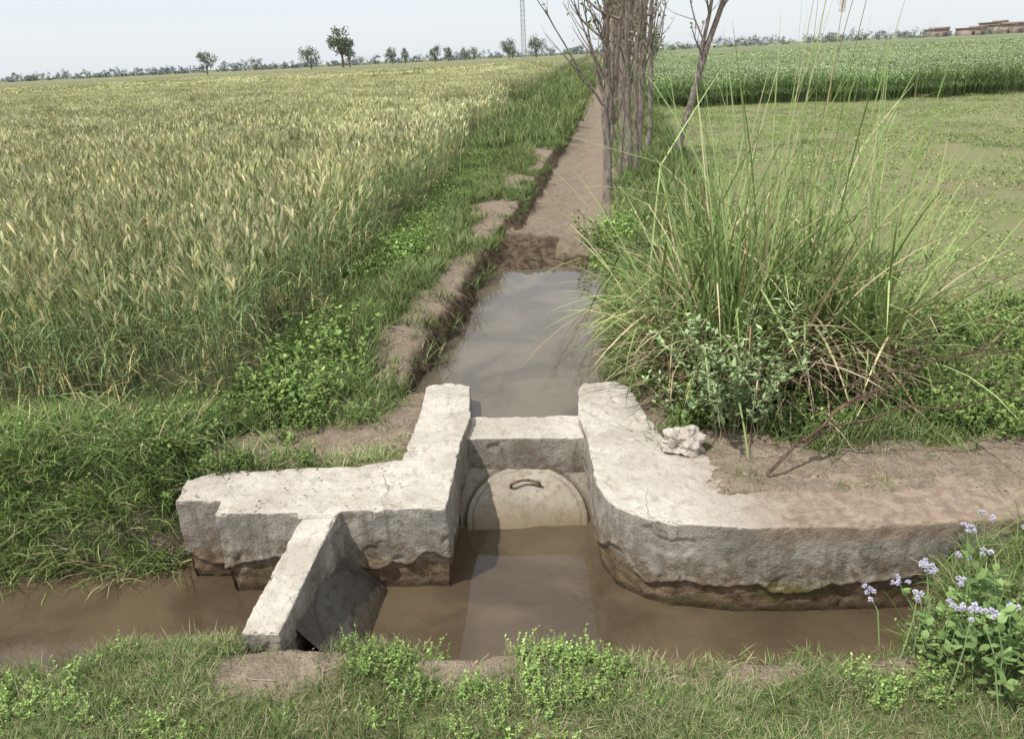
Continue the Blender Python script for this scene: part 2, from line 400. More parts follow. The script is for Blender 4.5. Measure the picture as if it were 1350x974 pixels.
lid_panel('side_slab',(-.84,2.74,-.18),math.radians(84),math.radians(50),.56,.55,.24,sluice,False,.30,.0,1.,.3)  # slab colour multiplied down to paint in the shadow lying on it
# ---------------------------------------------------------------- cloth
def rag():
    bpy.ops.mesh.primitive_ico_sphere_add(subdivisions=6,radius=1,location=(0,0,0));o=bpy.context.object
    me=o.data;k=len(me.vertices);co=np.empty(k*3);me.vertices.foreach_get('co',co);co=co.reshape(-1,3)
    x,y,z=co.T
    r=1+.5*fbm(x*1.3,y*1.3,z*1.3,o=2,seed=57)-.35*np.abs(fbm(x*2.6,y*2.6,z*2.6,o=4,seed=52))
    co=co*r[:,None]*np.array([.125,.09,.075]);co[:,2]=np.maximum(co[:,2],-.03)
    me.vertices.foreach_set('co',co.ravel());me.update()
    o.name='crumpled_cloth';o.location=(.80,3.42,.035);o.rotation_euler=(0,.15,.4)
    m,nt=newmat('cloth');g=G(nt);P,_=g.pos()
    g.principled(g.mix(g.ramp(g.noise(30,5,.7,P),.4,.65),(.60,.55,.48),(.40,.34,.27)),.8,g.noise(40,4,.6,P),.5,.008)
    me.materials.append(m);me.polygons.foreach_set('use_smooth',np.ones(len(me.polygons),dtype=bool))
rag()
# ---------------------------------------------------------------- prototypes & scatter
def col(name): return bpy.data.collections.new(name)
def U_(a,b,n): return RNG.uniform(a,b,n)
def cm(c,n,v=.2): return np.asarray(c)[None,:]*U_(1-v,1+v,(n,1))
def scatter(name,coll,pts,scl,tilt=.1,yaw=None):
    N=len(pts);me=bpy.data.meshes.new(name);me.vertices.add(N);me.vertices.foreach_set('co',np.asarray(pts,np.float32).ravel())
    rot=np.stack([U_(-tilt,tilt,N),U_(-tilt,tilt,N),U_(0,2*PI,N) if yaw is None else yaw],1)
    scl=np.asarray(scl,float)
    if scl.ndim==1: scl=np.repeat(scl[:,None],3,1)
    a=me.attributes.new('rot','FLOAT_VECTOR','POINT');a.data.foreach_set('vector',rot.astype(np.float32).ravel())
    a=me.attributes.new('scl','FLOAT_VECTOR','POINT');a.data.foreach_set('vector',scl.astype(np.float32).ravel())
    a=me.attributes.new('idx','INT','POINT');a.data.foreach_set('value',RNG.integers(0,len(coll.objects),N).astype(np.int32))
    o=obj(name,me)
    ng=bpy.data.node_groups.new(name,'GeometryNodeTree')
    ng.interface.new_socket('Geometry',in_out='INPUT',socket_type='NodeSocketGeometry')
    ng.interface.new_socket('Geometry',in_out='OUTPUT',socket_type='NodeSocketGeometry')
    nn=ng.nodes;i=nn.new('NodeGroupInput');ou=nn.new('NodeGroupOutput');ip=nn.new('GeometryNodeInstanceOnPoints')
    ci=nn.new('GeometryNodeCollectionInfo');ci.inputs['Collection'].default_value=coll
    ci.inputs['Separate Children'].default_value=True;ci.inputs['Reset Children'].default_value=True
    L=ng.links.new
    L(i.outputs[0],ip.inputs['Points']);L(ci.outputs[0],ip.inputs['Instance']);ip.inputs['Pick Instance'].default_value=True
    for nm,ty,so in (('rot','FLOAT_VECTOR','Rotation'),('scl','FLOAT_VECTOR','Scale'),('idx','INT','Instance Index')):
        na=nn.new('GeometryNodeInputNamedAttribute');na.data_type=ty;na.inputs['Name'].default_value=nm
        L(na.outputs['Attribute'],ip.inputs[so])
    L(ip.outputs[0],ou.inputs[0])
    md=o.modifiers.new('scatter','NODES');md.node_group=ng
    return o
def bake(M,protos,pts,scl,tilt=.2,tint=.22,gain=1.):
    N=len(pts)
    if N==0: return
    pts=np.asarray(pts,float);scl=A(scl,N);pk=RNG.integers(0,len(protos),N)
    yaw=U_(0,2*PI,N);tx=U_(-tilt,tilt,N);ty=U_(-tilt,tilt,N);tn=gain*U_(1-tint,1+tint,N)*(1+.18*fbm(pts[:,0]*1.5,pts[:,1]*1.5,o=2,seed=91))
    for k,(v,f,c) in enumerate(protos):
        j=np.where(pk==k)[0]
        if len(j)==0: continue
        cy=np.cos(yaw[j])[:,None];sy=np.sin(yaw[j])[:,None]
        x=v[None,:,0]*cy-v[None,:,1]*sy;y=v[None,:,0]*sy+v[None,:,1]*cy;z=np.repeat(v[None,:,2],len(j),0)
        x=x+z*tx[j][:,None];y=y+z*ty[j][:,None]
        V=np.stack([x,y,z],-1)*scl[j][:,None,None]+pts[j][:,None,:]
        F=f[None]+(np.arange(len(j))*len(v))[:,None,None]
        C=c[None]*tn[j][:,None,None]
        M.add(V,F,C)
def disc(n,r):
    a=U_(0,2*PI,n);q=r*np.sqrt(U_(0,1,n));return np.stack([q*np.cos(a),q*np.sin(a),np.zeros(n)],1)
def mixcol(n,cols,w):
    k=RNG.choice(len(cols),n,p=np.array(w)/sum(w));return np.array(cols)[k]*U_(.75,1.25,(n,1))
GR=[]
for k in range(8):
    M=MB();n=50
    c=mixcol(n,[(.12,.18,.055),(.175,.23,.08),(.34,.31,.18),(.09,.14,.04)],[4,3.5,2.3,1.8] if k<6 else [1,2,6,.6])
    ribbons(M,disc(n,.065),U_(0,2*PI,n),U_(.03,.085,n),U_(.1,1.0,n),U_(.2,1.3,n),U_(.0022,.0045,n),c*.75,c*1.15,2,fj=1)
    GR.append(M.arr())
BG=[]
for k in range(6):
    M=MB();n=36
    c=mixcol(n,[(.12,.17,.06),(.17,.225,.085),(.33,.30,.17),(.10,.135,.045)],[4,3.5,1.1,2])
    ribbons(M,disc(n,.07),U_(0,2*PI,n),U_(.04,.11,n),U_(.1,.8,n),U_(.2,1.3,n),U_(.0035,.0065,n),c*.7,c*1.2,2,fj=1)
    BG.append(M.arr())
LG=[]
for k in range(6):
    M=MB();n=38
    c=mixcol(n,[(.095,.145,.045),(.15,.20,.065),(.35,.31,.18),(.075,.11,.035)],[4,4,1.4,1.6])
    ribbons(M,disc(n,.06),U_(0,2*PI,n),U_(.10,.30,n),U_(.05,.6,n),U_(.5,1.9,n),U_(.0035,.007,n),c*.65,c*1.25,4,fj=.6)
    LG.append(M.arr())
def leafy(M,n,r,hmin,hmax,ls,cols,w,per=14,stemc=(.12,.17,.05),center=(0,0,0),spread=.5,segs=2,asp=1.):
    b=disc(n,r)+np.array(center)
    pos=ribbons(M,b,U_(0,2*PI,n),U_(hmin,hmax,n),U_(0,spread,n),U_(0,.6,n),.003,stemc,stemc,4,'stem')
    for q in range(per):
        t=U_(.2,1,n)*4;i=np.clip(t.astype(int),0,3);fr=(t-i)[:,None]
        p=pos[np.arange(n),i]*(1-fr)+pos[np.arange(n),i+1]*fr
        c=mixcol(n,cols,w)*(.7+.4*(t/4)[:,None])
        ribbons(M,p,U_(0,2*PI,n),U_(ls*.6,ls*1.2,n),U_(.5,1.4,n),U_(0,.7,n),U_(ls*.4,ls*.65,n)*asp,c*.9,c*1.1,segs,'leaf')
    return pos
WD=[]
for k in range(5):
    M=MB()
    leafy(M,14,.08,.04,.12+.03*k,.014+.002*k,[(.14,.20,.06),(.19,.26,.085),(.11,.16,.045)],[3,2.5,1.5],12,asp=1.25,spread=.7)
    WD.append(M.arr())
# wheat
def wheat(M,n,size,detail):
    b=np.stack([U_(-size/2,size/2,n),U_(-size/2,size/2,n),np.zeros(n)],1)
    az=RNG.normal(.3,1.1,n);L=U_(.60,.86,n)
    g0=mixcol(n,[(.125,.165,.075),(.175,.205,.095),(.31,.275,.14)],[4,3.3,1.4])
    lean=U_(0,.12,n);cv=U_(.05,.35,n)
    sg=4 if detail else 2
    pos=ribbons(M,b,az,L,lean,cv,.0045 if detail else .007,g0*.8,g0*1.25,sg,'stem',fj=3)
    tip=pos[:,-1];th=lean+cv
    hc=mixcol(n,[(.36,.365,.20),(.43,.41,.24),(.28,.32,.155),(.50,.455,.29)],[4,3.4,2.6,1.8])
    hl=U_(.075,.105,n);hcv=U_(.1,.9,n)
    for off in ((0,1.05,2.1) if detail else (0,1.57)):
        ribbons(M,tip,az,hl,th,hcv,.016 if detail else .023,hc*.9,hc,3 if detail else 2,'leaf',fj=np.full(n,off))
    na=7 if detail else 2
    for q in range(na):
        fr=U_(.1,.9,n)[:,None]
        d=np.stack([np.sin(th)*np.cos(az),np.sin(th)*np.sin(az),np.cos(th)],1)
        p=tip+d*hl[:,None]*fr
        ribbons(M,p,az+U_(-1.5,1.5,n),U_(.06,.10,n),th+U_(.0,.45,n),.1,.0019 if detail else .005,hc*1.1,hc*1.25,1,'blade',fj=3)
    nl=3 if detail else 1
    for q in range(nl):
        i=RNG.integers(1,sg,n) if sg>2 else np.ones(n,int);p=pos[np.arange(n),i]
        lowf=(i<=1)[:,None]
        c=np.where(lowf & (U_(0,1,(n,1))<.4),mixcol(n,[(.40,.33,.16)],[1]),mixcol(n,[(.125,.18,.08),(.175,.225,.095),(.32,.30,.14)],[4,3,1.3]))
        ribbons(M,p,U_(0,2*PI,n),U_(.14,.28,n),U_(.25,.8,n),U_(.6,2.2,n),U_(.007,.012,n),c,c*1.1,3 if detail else 2,'blade',fj=.4)
WA=col('wheat_clumps');WB=col('wheat_patches')
for k in range(6):
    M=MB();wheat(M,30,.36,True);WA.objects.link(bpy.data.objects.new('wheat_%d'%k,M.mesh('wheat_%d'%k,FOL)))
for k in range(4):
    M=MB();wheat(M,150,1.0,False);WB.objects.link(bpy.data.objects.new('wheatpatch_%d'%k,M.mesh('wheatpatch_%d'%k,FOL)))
def grid(x0,x1,y0,y1,s,j=.5):
    a,b=np.meshgrid(np.arange(x0,x1,s),np.arange(y0,y1,s));a=a.ravel();b=b.ravel()
    return a+U_(-s*j,s*j,len(a)),b+U_(-s*j,s*j,len(a))
x,y=grid(-11,2,3.7,13.2,.29)
fr=3.98+.12*vn(x*1.5,x*0)+np.interp(x,[-4,-2.9,-1.8,-1.3],[.0,.0,0,.2])
k=(x<wedge(y)-.12+.12*vn(y*2,y*0,seed=3))&(y>fr)&(x>-.72*y-.6)
x=x[k];y=y[k];z=ground(x,y,False)
sc=U_(.84,1.10,len(x))*(1+.10*vn(x*.5,y*.5,seed=8))
scatter('wheat_field',WA,np.stack([x,y,z],1),sc,.08)
x,y=grid(-45,12,13.0,60,.95,.3);k=(x<wedge(y)-.5)&(x>-.72*y-2);x=x[k];y=y[k]
x2,y2=grid(-90,30,60,110,3.0,.3);k=(x2<wedge(y2)-1.6)&(x2>-.72*y2-4);x2=x2[k];y2=y2[k]
sc=np.concatenate([np.stack([U_(.95,1.15,len(x))]*2+[U_(.9,1.06,len(x))],1),np.stack([U_(2.8,3.3,len(x2))]*2+[U_(.92,1.08,len(x2))],1)])
xx=np.concatenate([x,x2]);yy=np.concatenate([y,y2])
scatter('wheat_field',WB,np.stack([xx,yy,ground(xx,yy,False)],1),sc,.02)
def canopy(name,edgef,y0,y1,xmin,z,cols,left=True,rise=6,xr=None):
    ysr=np.array(growth(y0,y1,.6,1.06));nx=90
    rows=[];
    for yy in ysr:
        e=edgef(yy)
        far=xmin(yy)
        t=np.linspace(0,1,nx)**2.2
        rows.append(np.stack([e+(far-e)*t,np.full(nx,yy),np.zeros(nx)],1))
    V=np.array(rows);n0=V.shape[0]
    Vx=V[:,:,0];Vy=V[:,:,1]
    zz=z*ss(y0,y0+rise,Vy)*ss(0,.5,np.abs(Vx-V[:,:1,0]))+.05*fbm(Vx*.6,Vy*.6,o=3,seed=61)+.12*ss(100,125,Vy)
    V[:,:,2]=zz-.02
    i=np.arange(n0*nx).reshape(n0,nx);f=np.stack([i[:-1,:-1],i[:-1,1:],i[1:,1:],i[1:,:-1]],-1).reshape(-1,4)
    m,nt=newmat(name+'_material');g=G(nt);P,_=g.pos();n1=g.noise(.15,4,.6,P);n2=g.noise(4,5,.7,P);n3=g.noise(14,3,.7,P)
    c=g.mix(g.ramp(n2,.3,.7),cols[0],cols[1]);c=g.mix(g.ramp(n1,.4,.65,0,.7),c,cols[2])
    g.principled(c,.95,g.math('ADD',n2,n3),1.,.25)
    return obj(name,qmesh(name,V.reshape(-1,3),f,None,m,True))
canopy('wheat_canopy',lambda y:float(wedge(y))-.5,12,330,lambda y:-y*1.3-60,.64,[(.22,.24,.11),(.43,.42,.22),(.36,.37,.19)])
OT=col('green_crop_patches')
for k in range(4):
    M=MB();n=150;s=1.0
    b=np.stack([U_(-s/2,s/2,n),U_(-s/2,s/2,n),np.zeros(n)],1)
    c=mixcol(n,[(.10,.15,.06),(.15,.20,.085),(.21,.26,.12)],[3,3,1])
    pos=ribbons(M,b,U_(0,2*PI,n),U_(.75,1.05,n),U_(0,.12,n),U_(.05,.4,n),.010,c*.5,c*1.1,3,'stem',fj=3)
    for q in range(3):
        i=RNG.integers(1,3,n);c=mixcol(n,[(.13,.185,.075),(.19,.25,.11)],[1,1])
        ribbons(M,pos[np.arange(n),i],U_(0,2*PI,n),U_(.2,.38,n),U_(.2,.7,n),U_(.5,2,n),.02,c*.9,c*1.1,2,fj=.5)
    hc=mixcol(n,[(.31,.34,.21),(.25,.30,.16)],[1,1])
    cards(M,pos[:,-1]+RNG.normal(0,.03,(n,3)),.06,hc,.5)
    OT.objects.link(bpy.data.objects.new('crop_%d'%k,M.mesh('crop_%d'%k,FOL)))
def oe(x): return 27.3-.14*(x-5.5)
x,y=grid(3.5,50,22,60,.9,.4);k=(x>xc(y)+1.7)&(y>oe(x))&(x<.72*y+4);x=x[k];y=y[k]
x2,y2=grid(8,90,60,110,3.0,.3);k=(x2>xc(y2)+2.6)&(x2<.72*y2+4);x2=x2[k];y2=y2[k]
xx=np.concatenate([x,x2]);yy=np.concatenate([y,y2])
sc=np.concatenate([np.stack([U_(.95,1.15,len(x))]*2+[U_(.85,1.1,len(x))],1),np.stack([U_(2.8,3.3,len(x2))]*2+[U_(.95,1.08,len(x2))],1)])
scatter('green_crop_field',OT,np.stack([xx,yy,ground(xx,yy,False)],1),sc,.03)
canopy('green_crop_canopy',lambda y:float(xc(y))+2.2,29,300,lambda y:y*1.3+20,.82,[(.22,.265,.13),(.37,.42,.23),(.34,.385,.20)],rise=2)
# ---- grass (merged meshes)
def keep(x,y,thr=.5,lo=.1):
    s=soil(x,y);mu,ms,mf=hole(x,y);h=np.maximum(np.maximum(mu,ms),mf)
    return (U_(0,1,len(x))>np.clip(s*1.2,0,.97))&(h<thr)
def inblock(x,y):
    a=(x>-1.60)&(x<-.25)&(y>2.93)&(y<3.46)
    b=(x>-.58)&(x<.72)&(y>2.9)&(y<4.46)
    c=(x>.35)&(x<.8)&(y>2.75)&(y<3.5);d=(x>.6)&(y>2.66)&(y<2.92)
    e=(x>-1.04)&(x<-.78)&(y>2.33)&(y<3.02)
    return a|b|c|d|e
def place(M,protos,x,y,s,tilt=.2,thr=.3,dz=-.006,gain=1.):
    k=keep(x,y,thr)&~inblock(x,y);x=x[k];y=y[k];s=s[k] if np.ndim(s) else s
    bake(M,protos,np.stack([x,y,ground(x,y)+dz],1),s,tilt,gain=gain)
FG=MB()
n=8200;x=U_(-2.3,2.3,n);y=U_(1.5,2.50,n)
dn=fbm(x*2.2,y*2.2,o=3,seed=71);k=U_(0,1,n)<np.clip(.7+dn,.3,1);x=x[k];y=y[k]
place(FG,GR,x,y,U_(.5,1.1,len(x)),.3,.45)
n=320;x=U_(-2.4,2.4,n);y=U_(1.5,2.4,n);place(FG,LG,x,y,U_(.2,.45,n),.3)
n=220;x=U_(1.25,2.4,n);y=U_(2.1,2.75,n);place(FG,LG,x,y,U_(.4,.9,n),.3,.6)
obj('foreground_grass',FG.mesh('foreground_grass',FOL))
W=MB()
cl=[(-.45,2.22,.15,36),(-.28,2.05,.2,30),(.12,2.12,.2,36),(.3,2.2,.12,14),(-1.9,2.1,.35,44),(1.25,1.98,.2,20),(1.6,2.25,.25,50),(0,1.85,.5,24),(-1.3,2.0,.4,20)]
x=np.concatenate([RNG.normal(c[0],c[2]*.6,c[3]) for c in cl]);y=np.concatenate([RNG.normal(c[1],c[2]*.35,c[3]) for c in cl])
place(W,WD,x,y,U_(.3,.62,len(x)),.2,.3)
obj('foreground_weeds',W.mesh('foreground_weeds',FOL))
LT=MB();n=1500;x=np.concatenate([U_(-2.2,2.2,900),U_(.75,2.6,350),U_(-1.6,-.5,250)]);y=np.concatenate([U_(1.5,2.3,900),U_(2.75,3.4,350),U_(3.0,4.1,250)])
zt=ground(x,y);onb=inblock(x,y)&(y>2.6)&(x<.4);zt=np.where(onb,.008,zt)+.006
ok=(zt>-.2)&~((x>-.28)&(x<.36)&(y>2.5))&~((y>2.9)&(y<3.0)&(x<0));x=x[ok];y=y[ok];zt=zt[ok];n=len(x)
cards(LT,np.stack([x,y,zt],1),U_(.006,.022,n),mixcol(n,[(.24,.18,.11),(.13,.09,.055),(.33,.28,.18)],[2,2,1]),.5,.8)
q=RNG.choice(n,220);ribbons(LT,np.stack([x[q],y[q],zt[q]],1),U_(0,6.28,220),U_(.03,.10,220),1.5,U_(-.1,.1,220),.0028,(.36,.30,.18),(.42,.36,.23),2,'stem')
obj('dry_plant_litter',LT.mesh('dry_plant_litter',FOL))
B=MB()
n=1250;x=U_(-3.6,-1.5,n);y=U_(3.08,4.0,n);k=(y>3.04+.1*vn(x*3,y*0))&~((x>-1.70)&(y<3.2));place(B,LG,x[k],y[k],U_(.4,1.15,k.sum()),.5,.95,gain=1.12)
n=1100;x=U_(-1.7,-.5,n);y=U_(3.4,4.6,n);place(B,GR,x,y,U_(.8,1.4,n),.25,.4)
n=200;x=U_(-1.6,-.55,n);y=U_(3.6,4.5,n);place(B,LG,x,y,U_(.4,.9,n),.3,.3)
n=900;x=U_(-3.3,-1.2,n);y=U_(3.4,4.1,n);place(B,BG,x,y,U_(1,1.8,n),.25,.4)
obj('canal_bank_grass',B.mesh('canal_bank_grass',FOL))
W=MB()
n=330;x=U_(-3.6,-.8,n);y=U_(3.4,4.0,n);k=fbm(x*1.6,y*1.6,o=2,seed=73)>-.1;place(W,WD,x[k],y[k],U_(.7,1.2,k.sum()),.25,.5,gain=1.15)
n=480;y=4.0+U_(0,1,n)*4.2;x=wedge(y)-.1+U_(0,.5,n);k=fbm(x*2.2,y*2.0,o=2,seed=74)>.0;place(W,WD,x[k],y[k],U_(.6,1.9,k.sum()),.35,.4,gain=1.2)
n=70;y=8+U_(0,1,n)*8;x=wedge(y)-.0+U_(0,.5,n);place(W,WD,x,y,U_(.9,1.6,n),.25,.4,gain=1.2)
obj('bank_weeds',W.mesh('bank_weeds',FOL))
B=MB()
n=4600;y=4.2+U_(0,1,n)**1.4*13;x=wedge(y)-.2+U_(0,1,n)*(xc(y)-.58-wedge(y)+.2);place(B,BG,x,y,U_(.8,1.9,n),.3,.4)
n=700;y=4.2+U_(0,1,n)**1.3*14;x=wedge(y)-.2+U_(0,1,n)*(xc(y)-.9-wedge(y)+.2);place(B,LG,x,y,U_(.4,1.1,n),.35,.3,gain=1.1)
n=150;y=4.5+U_(0,1,n)*8;x=xc(y)-U_(.60,.78,n);place(B,LG,x,y,U_(.25,.5,n),.6,.8)
n=1300;y=17+U_(0,1,n)**1.4*80;x=wedge(y)-.2+U_(0,1,n)*(xc(y)-.6-wedge(y)+.2);place(B,BG,x,y,U_(2.3,3.6,n)*(1+y/60),.3,.5)
obj('ditch_bank_grass',B.mesh('ditch_bank_grass',FOL))
RT=MB();n=420;y=U_(4.6,9,n);u=-U_(.56,.70,n);x=xc(y)+u;z=ground(x,y)+.01
ribbons(RT,np.stack([x,y,z],1),RNG.normal(0,.6,n),U_(.05,.16,n),U_(1.2,2.0,n),U_(.6,1.4,n),U_(.0025,.006,n),(.20,.145,.09),(.12,.085,.05),3,'stem',fj=1)
obj('bank_roots',RT.mesh('bank_roots',FOL))
B=MB()
n=1300;y=4.5+U_(0,1,n)**1.4*25;x=xc(y)+U_(.56,1.6,n);place(B,LG,x,y,U_(.35,.95,n)*(1+y/50),.3,.3)
n=1400;y=U_(3.2,7,n);x=xc(y)+U_(.6,2.6,n);place(B,BG,x,y,U_(1,1.8,n),.3,.5)
n=700;y=U_(7,26,n);x=xc(y)+U_(.55,1.7,n);place(B,BG,x,y,U_(1.5,3,n),.3,.5)
n=420;x=U_(.9,3.,n);y=U_(2.88,3.4,n);place(B,GR,x,y,U_(.5,1.1,n),.3,.3)
obj('right_bank_grass',B.mesh('right_bank_grass',FOL))
W=MB()
n=420;y=U_(3.2,5.5,n);x=U_(.75,3.6,n);k=(x>1.9)|(y>3.5);place(W,WD,x[k],y[k],U_(.8,1.6,k.sum()),.25,.3)
n=26;y=RNG.normal(7.6,.35,n);x=xc(y)+U_(.40,.75,n);place(W,WD,x,y,U_(1.2,2.2,n),.25,1.1,gain=1.2)
obj('right_bank_weeds',W.mesh('right_bank_weeds',FOL))
SD=col('seedling_patches')
for k in range(5):
    M=MB();n=520;p=np.stack([U_(-.55,.55,n),U_(-.55,.55,n),U_(.005,.04,n)],1)
    w_=fbm(p[:,0]*3+k*7,p[:,1]*3,o=2,seed=77);q=w_>-.3;p=p[q];n=len(p)
    cards(M,p,U_(.018,.04,n),mixcol(n,[(.15,.205,.08),(.20,.25,.10),(.26,.27,.13)],[3,3,1]),.6,.5)
    nn=90;ribbons(M,p[:nn]*[1,1,0],U_(0,6.28,nn),U_(.04,.10,nn),U_(.1,.7,nn),.5,.005,(.14,.19,.07),(.23,.27,.11),2)
    SD.objects.link(bpy.data.objects.new('seed_%d'%k,M.mesh('seed_%d'%k,FOL)))
x,y=grid(1,22,4.6,27.5,.9,.45);k=(x>xc(y)+1.3)&(x<.75*y+1)&(y<oe(x)+.5)&(U_(0,1,len(x))<np.clip(.95+1.0*fbm(x*.35,y*.35,o=2,seed=83),.55,1));x=x[k];y=y[k]
scatter('low_green_crop',SD,np.stack([x,y,ground(x,y,False)],1),np.stack([U_(.8,1.2,len(x))]*2+[U_(.7,1.6,len(x))],1),.02)
# ---------------------------------------------------------------- reed clump
def reeds():
    M=MB();n=1800
    st=np.array([(1.15,4.0),(1.5,4.1),(1.75,4.45),(1.2,4.6),(1.5,4.75),(.98,4.35),(1.9,4.0),(1.35,4.3)]);si=RNG.integers(0,len(st),n)
    b=np.concatenate([st[si]+RNG.normal(0,.09,(n,2)),np.zeros((n,1))],1)
    L=U_(.45,1.35,n);az=U_(0,2*PI,n)
    c=mixcol(n,[(.10,.145,.05),(.15,.20,.07),(.20,.245,.10),(.32,.27,.165),(.20,.14,.085)],[3.5,4,2.2,1.6,.8])
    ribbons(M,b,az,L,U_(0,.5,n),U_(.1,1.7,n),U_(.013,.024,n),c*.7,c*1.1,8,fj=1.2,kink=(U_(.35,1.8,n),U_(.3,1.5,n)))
    n=160;si=RNG.integers(0,len(st),n)
    b=np.concatenate([st[si]+RNG.normal(0,.09,(n,2)),np.zeros((n,1))],1)
    c=mixcol(n,[(.13,.185,.06),(.19,.24,.10),(.32,.29,.17)],[3.5,3,1.2])
    ribbons(M,b,U_(0,2*PI,n),U_(1.1,2.05,n),U_(0,.25,n),U_(.0,.8,n),U_(.010,.018,n),c*.9,c*1.1,10,fj=1,kink=(U_(.5,2,n),U_(.2,1.2,n)))
    n=12;b=np.stack([U_(1.35,1.9,n),U_(4.2,4.7,n),np.zeros(n)],1)
    c=mixcol(n,[(.16,.21,.08),(.3,.28,.16)],[3,1])
    ribbons(M,b,U_(-1.2,1.2,n),U_(2.0,2.6,n),U_(0,.08,n),U_(.0,.4,n),U_(.008,.013,n),c*.9,c*1.1,12,fj=1)
    n=1100;a=U_(0,2*PI,n);r=np.sqrt(U_(0.05,1,n))
    b=np.stack([1.42+r*np.cos(a)*.6,4.25+r*np.sin(a)*.55,U_(0,.3,n)],1)
    c=mixcol(n,[(.31,.25,.16),(.20,.145,.09),(.38,.32,.22),(.10,.075,.045)],[3,2,1.5,1])
    ribbons(M,b,a+RNG.normal(0,.9,n),U_(.2,.6,n),U_(.4,1.5,n),U_(.4,1.4,n),U_(.007,.015,n),c*.7,c,5,fj=.8)
    n=45;b=np.stack([U_(1.7,2.6,n),U_(3.9,5.,n),np.zeros(n)],1)
    c=mixcol(n,[(.16,.21,.07),(.3,.29,.14)],[3,1])
    ribbons(M,b,U_(-1,1,n),U_(.7,1.5,n),U_(0,.5,n),U_(.2,.9,n),U_(.006,.012,n),c,c*1.2,9,fj=.4)
    n=260;b=np.stack([U_(.70,.95,n),U_(3.9,5.6,n),np.zeros(n)],1)
    c=mixcol(n,[(.11,.15,.05),(.16,.21,.07),(.33,.28,.17)],[3,3,1])
    ribbons(M,b,PI+RNG.normal(0,1.0,n),U_(.25,.5,n),U_(.1,.7,n),U_(.5,1.7,n),U_(.008,.014,n),c*.8,c*1.1,6,fj=.6)
    obj('reed_grass_clump',M.mesh('reed_grass_clump',FOL))
reeds()
M=MB();p=np.array([(1.68,4.5,0),(1.72,4.48,.8),(1.76,4.45,1.6),(1.78,4.44,1.98)]);tube(M,p,[.005,.004,.003,.0025],(.35,.3,.15),5)
q=np.array([1.78,4.44,1.92]);nn=260;ribbons(M,q+np.stack([RNG.normal(0,.008,nn),RNG.normal(0,.008,nn),U_(0,.25,nn)],1),U_(0,6.28,nn),U_(.02,.04,nn),U_(.1,.5,nn),.3,.003,(.2,.13,.06),(.3,.2,.09),1)
obj('reed_seed_head',M.mesh('reed_seed_head',FOL))
M=MB();leafy(M,44,.15,.42,.78,.040,[(.17,.225,.11),(.23,.29,.14),(.13,.18,.08)],[3,3,2],26,(.2,.17,.1),(1.08,3.55,0),.55)
leafy(M,14,.10,.2,.42,.032,[(.17,.225,.11),(.23,.29,.14)],[3,3],20,(.2,.17,.1),(.92,3.68,0),.8)
obj('leafy_shrub',M.mesh('leafy_shrub',FOL))
M=MB();
for cx,cy,h in ((1.95,3.45,.32),(2.3,3.7,.4),(2.1,3.95,.45),(2.6,3.5,.36),(1.7,3.5,.22),(2.9,3.9,.45)):
    leafy(M,44,.26,h*.5,h,.015,[(.10,.145,.06),(.15,.20,.085),(.08,.115,.045)],[3,3,2],22,(.12,.13,.06),(cx,cy,0),1.0,1,.5)
obj('feathery_bush',M.mesh('feathery_bush',FOL))
M=MB()
def branch(p0,p1,r,depth=0,sag=.08):
    p0=np.array(p0,float);p1=np.array(p1,float);k=9;t=np.linspace(0,1,k)[:,None]
    d=np.linalg.norm(p1-p0)
    pts=p0+(p1-p0)*t+np.concatenate([np.zeros((1,3)),np.cumsum(RNG.normal(0,.018*d,(k-1,3)),0)])+np.array([0,0,1])*np.sin(t*PI)*sag*d
    tube(M,pts,np.linspace(r,r*.35,k),(.16,.11,.08),5)
    if depth<2:
        for q in range(6 if depth==0 else 3):
            i=RNG.integers(2,k-1);dd=(p1-p0)/d*.6+RNG.normal(0,.5,3);dd[2]=abs(dd[2])*.6
            branch(pts[i],pts[i]+dd*d*.33,r*.5,depth+1)
branch((1.1,3.08,.03),(1.75,3.3,.35),.009);branch((1.5,3.35,.3),(2.45,3.5,.38),.006);branch((1.3,3.2,.1),(2.5,3.1,.28),.006);branch((1.7,3.5,.25),(2.6,3.9,.5),.005)
obj('dry_thorn_branches',M.mesh('dry_thorn_branches',BARK,True))
M=MB()
leafy(M,56,.24,.14,.40,.045,[(.12,.175,.06),(.16,.23,.085),(.09,.13,.045)],[3,3,2],9,(.15,.2,.08),(1.64,1.99,-.14),.5,3)
leafy(M,26,.14,.10,.26,.038,[(.12,.175,.06),(.16,.23,.085)],[3,3],9,(.15,.2,.08),(1.44,2.08,-.14),.5,3)
fpm=M.mesh('flowering_weed',FOL);fp=obj('flowering_weed',fpm)
FL=MB();ST=MB()
fl=[(1.66,2.42,.2),(1.73,2.31,.22),(1.32,2.17,.2),(1.36,2.2,.14),(1.30,2.15,.09),(1.44,2.16,.12),(1.5,2.25,.16),(1.36,1.96,.17),(1.40,1.98,.15),(1.43,1.95,.16),(1.34,2.0,.16),(1.26,2.2,.10),(1.6,2.3,.13),(1.56,2.36,.2),(1.75,2.2,.3),(1.17,2.22,.05),(1.48,1.97,.17)]
for fx,fy,fz in fl:
    for q in range(5):
        c=np.array([fx,fy,fz])+RNG.normal(0,.013,3)*[1,1,.4];nn=60
        ribbons(FL,np.tile(c,(nn,1)),U_(0,6.28,nn),U_(.006,.012,nn),U_(0,1.6,nn),.2,.0024,(.46,.43,.54),(.58,.56,.63),1,'stem')
    bx,by=fx+random.uniform(-.06,.1),fy-random.uniform(.0,.12)
    tube(ST,[(bx,by,-.14),((bx+fx)/2+.01,(by+fy)/2,fz*.4-.03),(fx,fy,fz)],[.003,.0025,.0015],(.14,.19,.08),5)
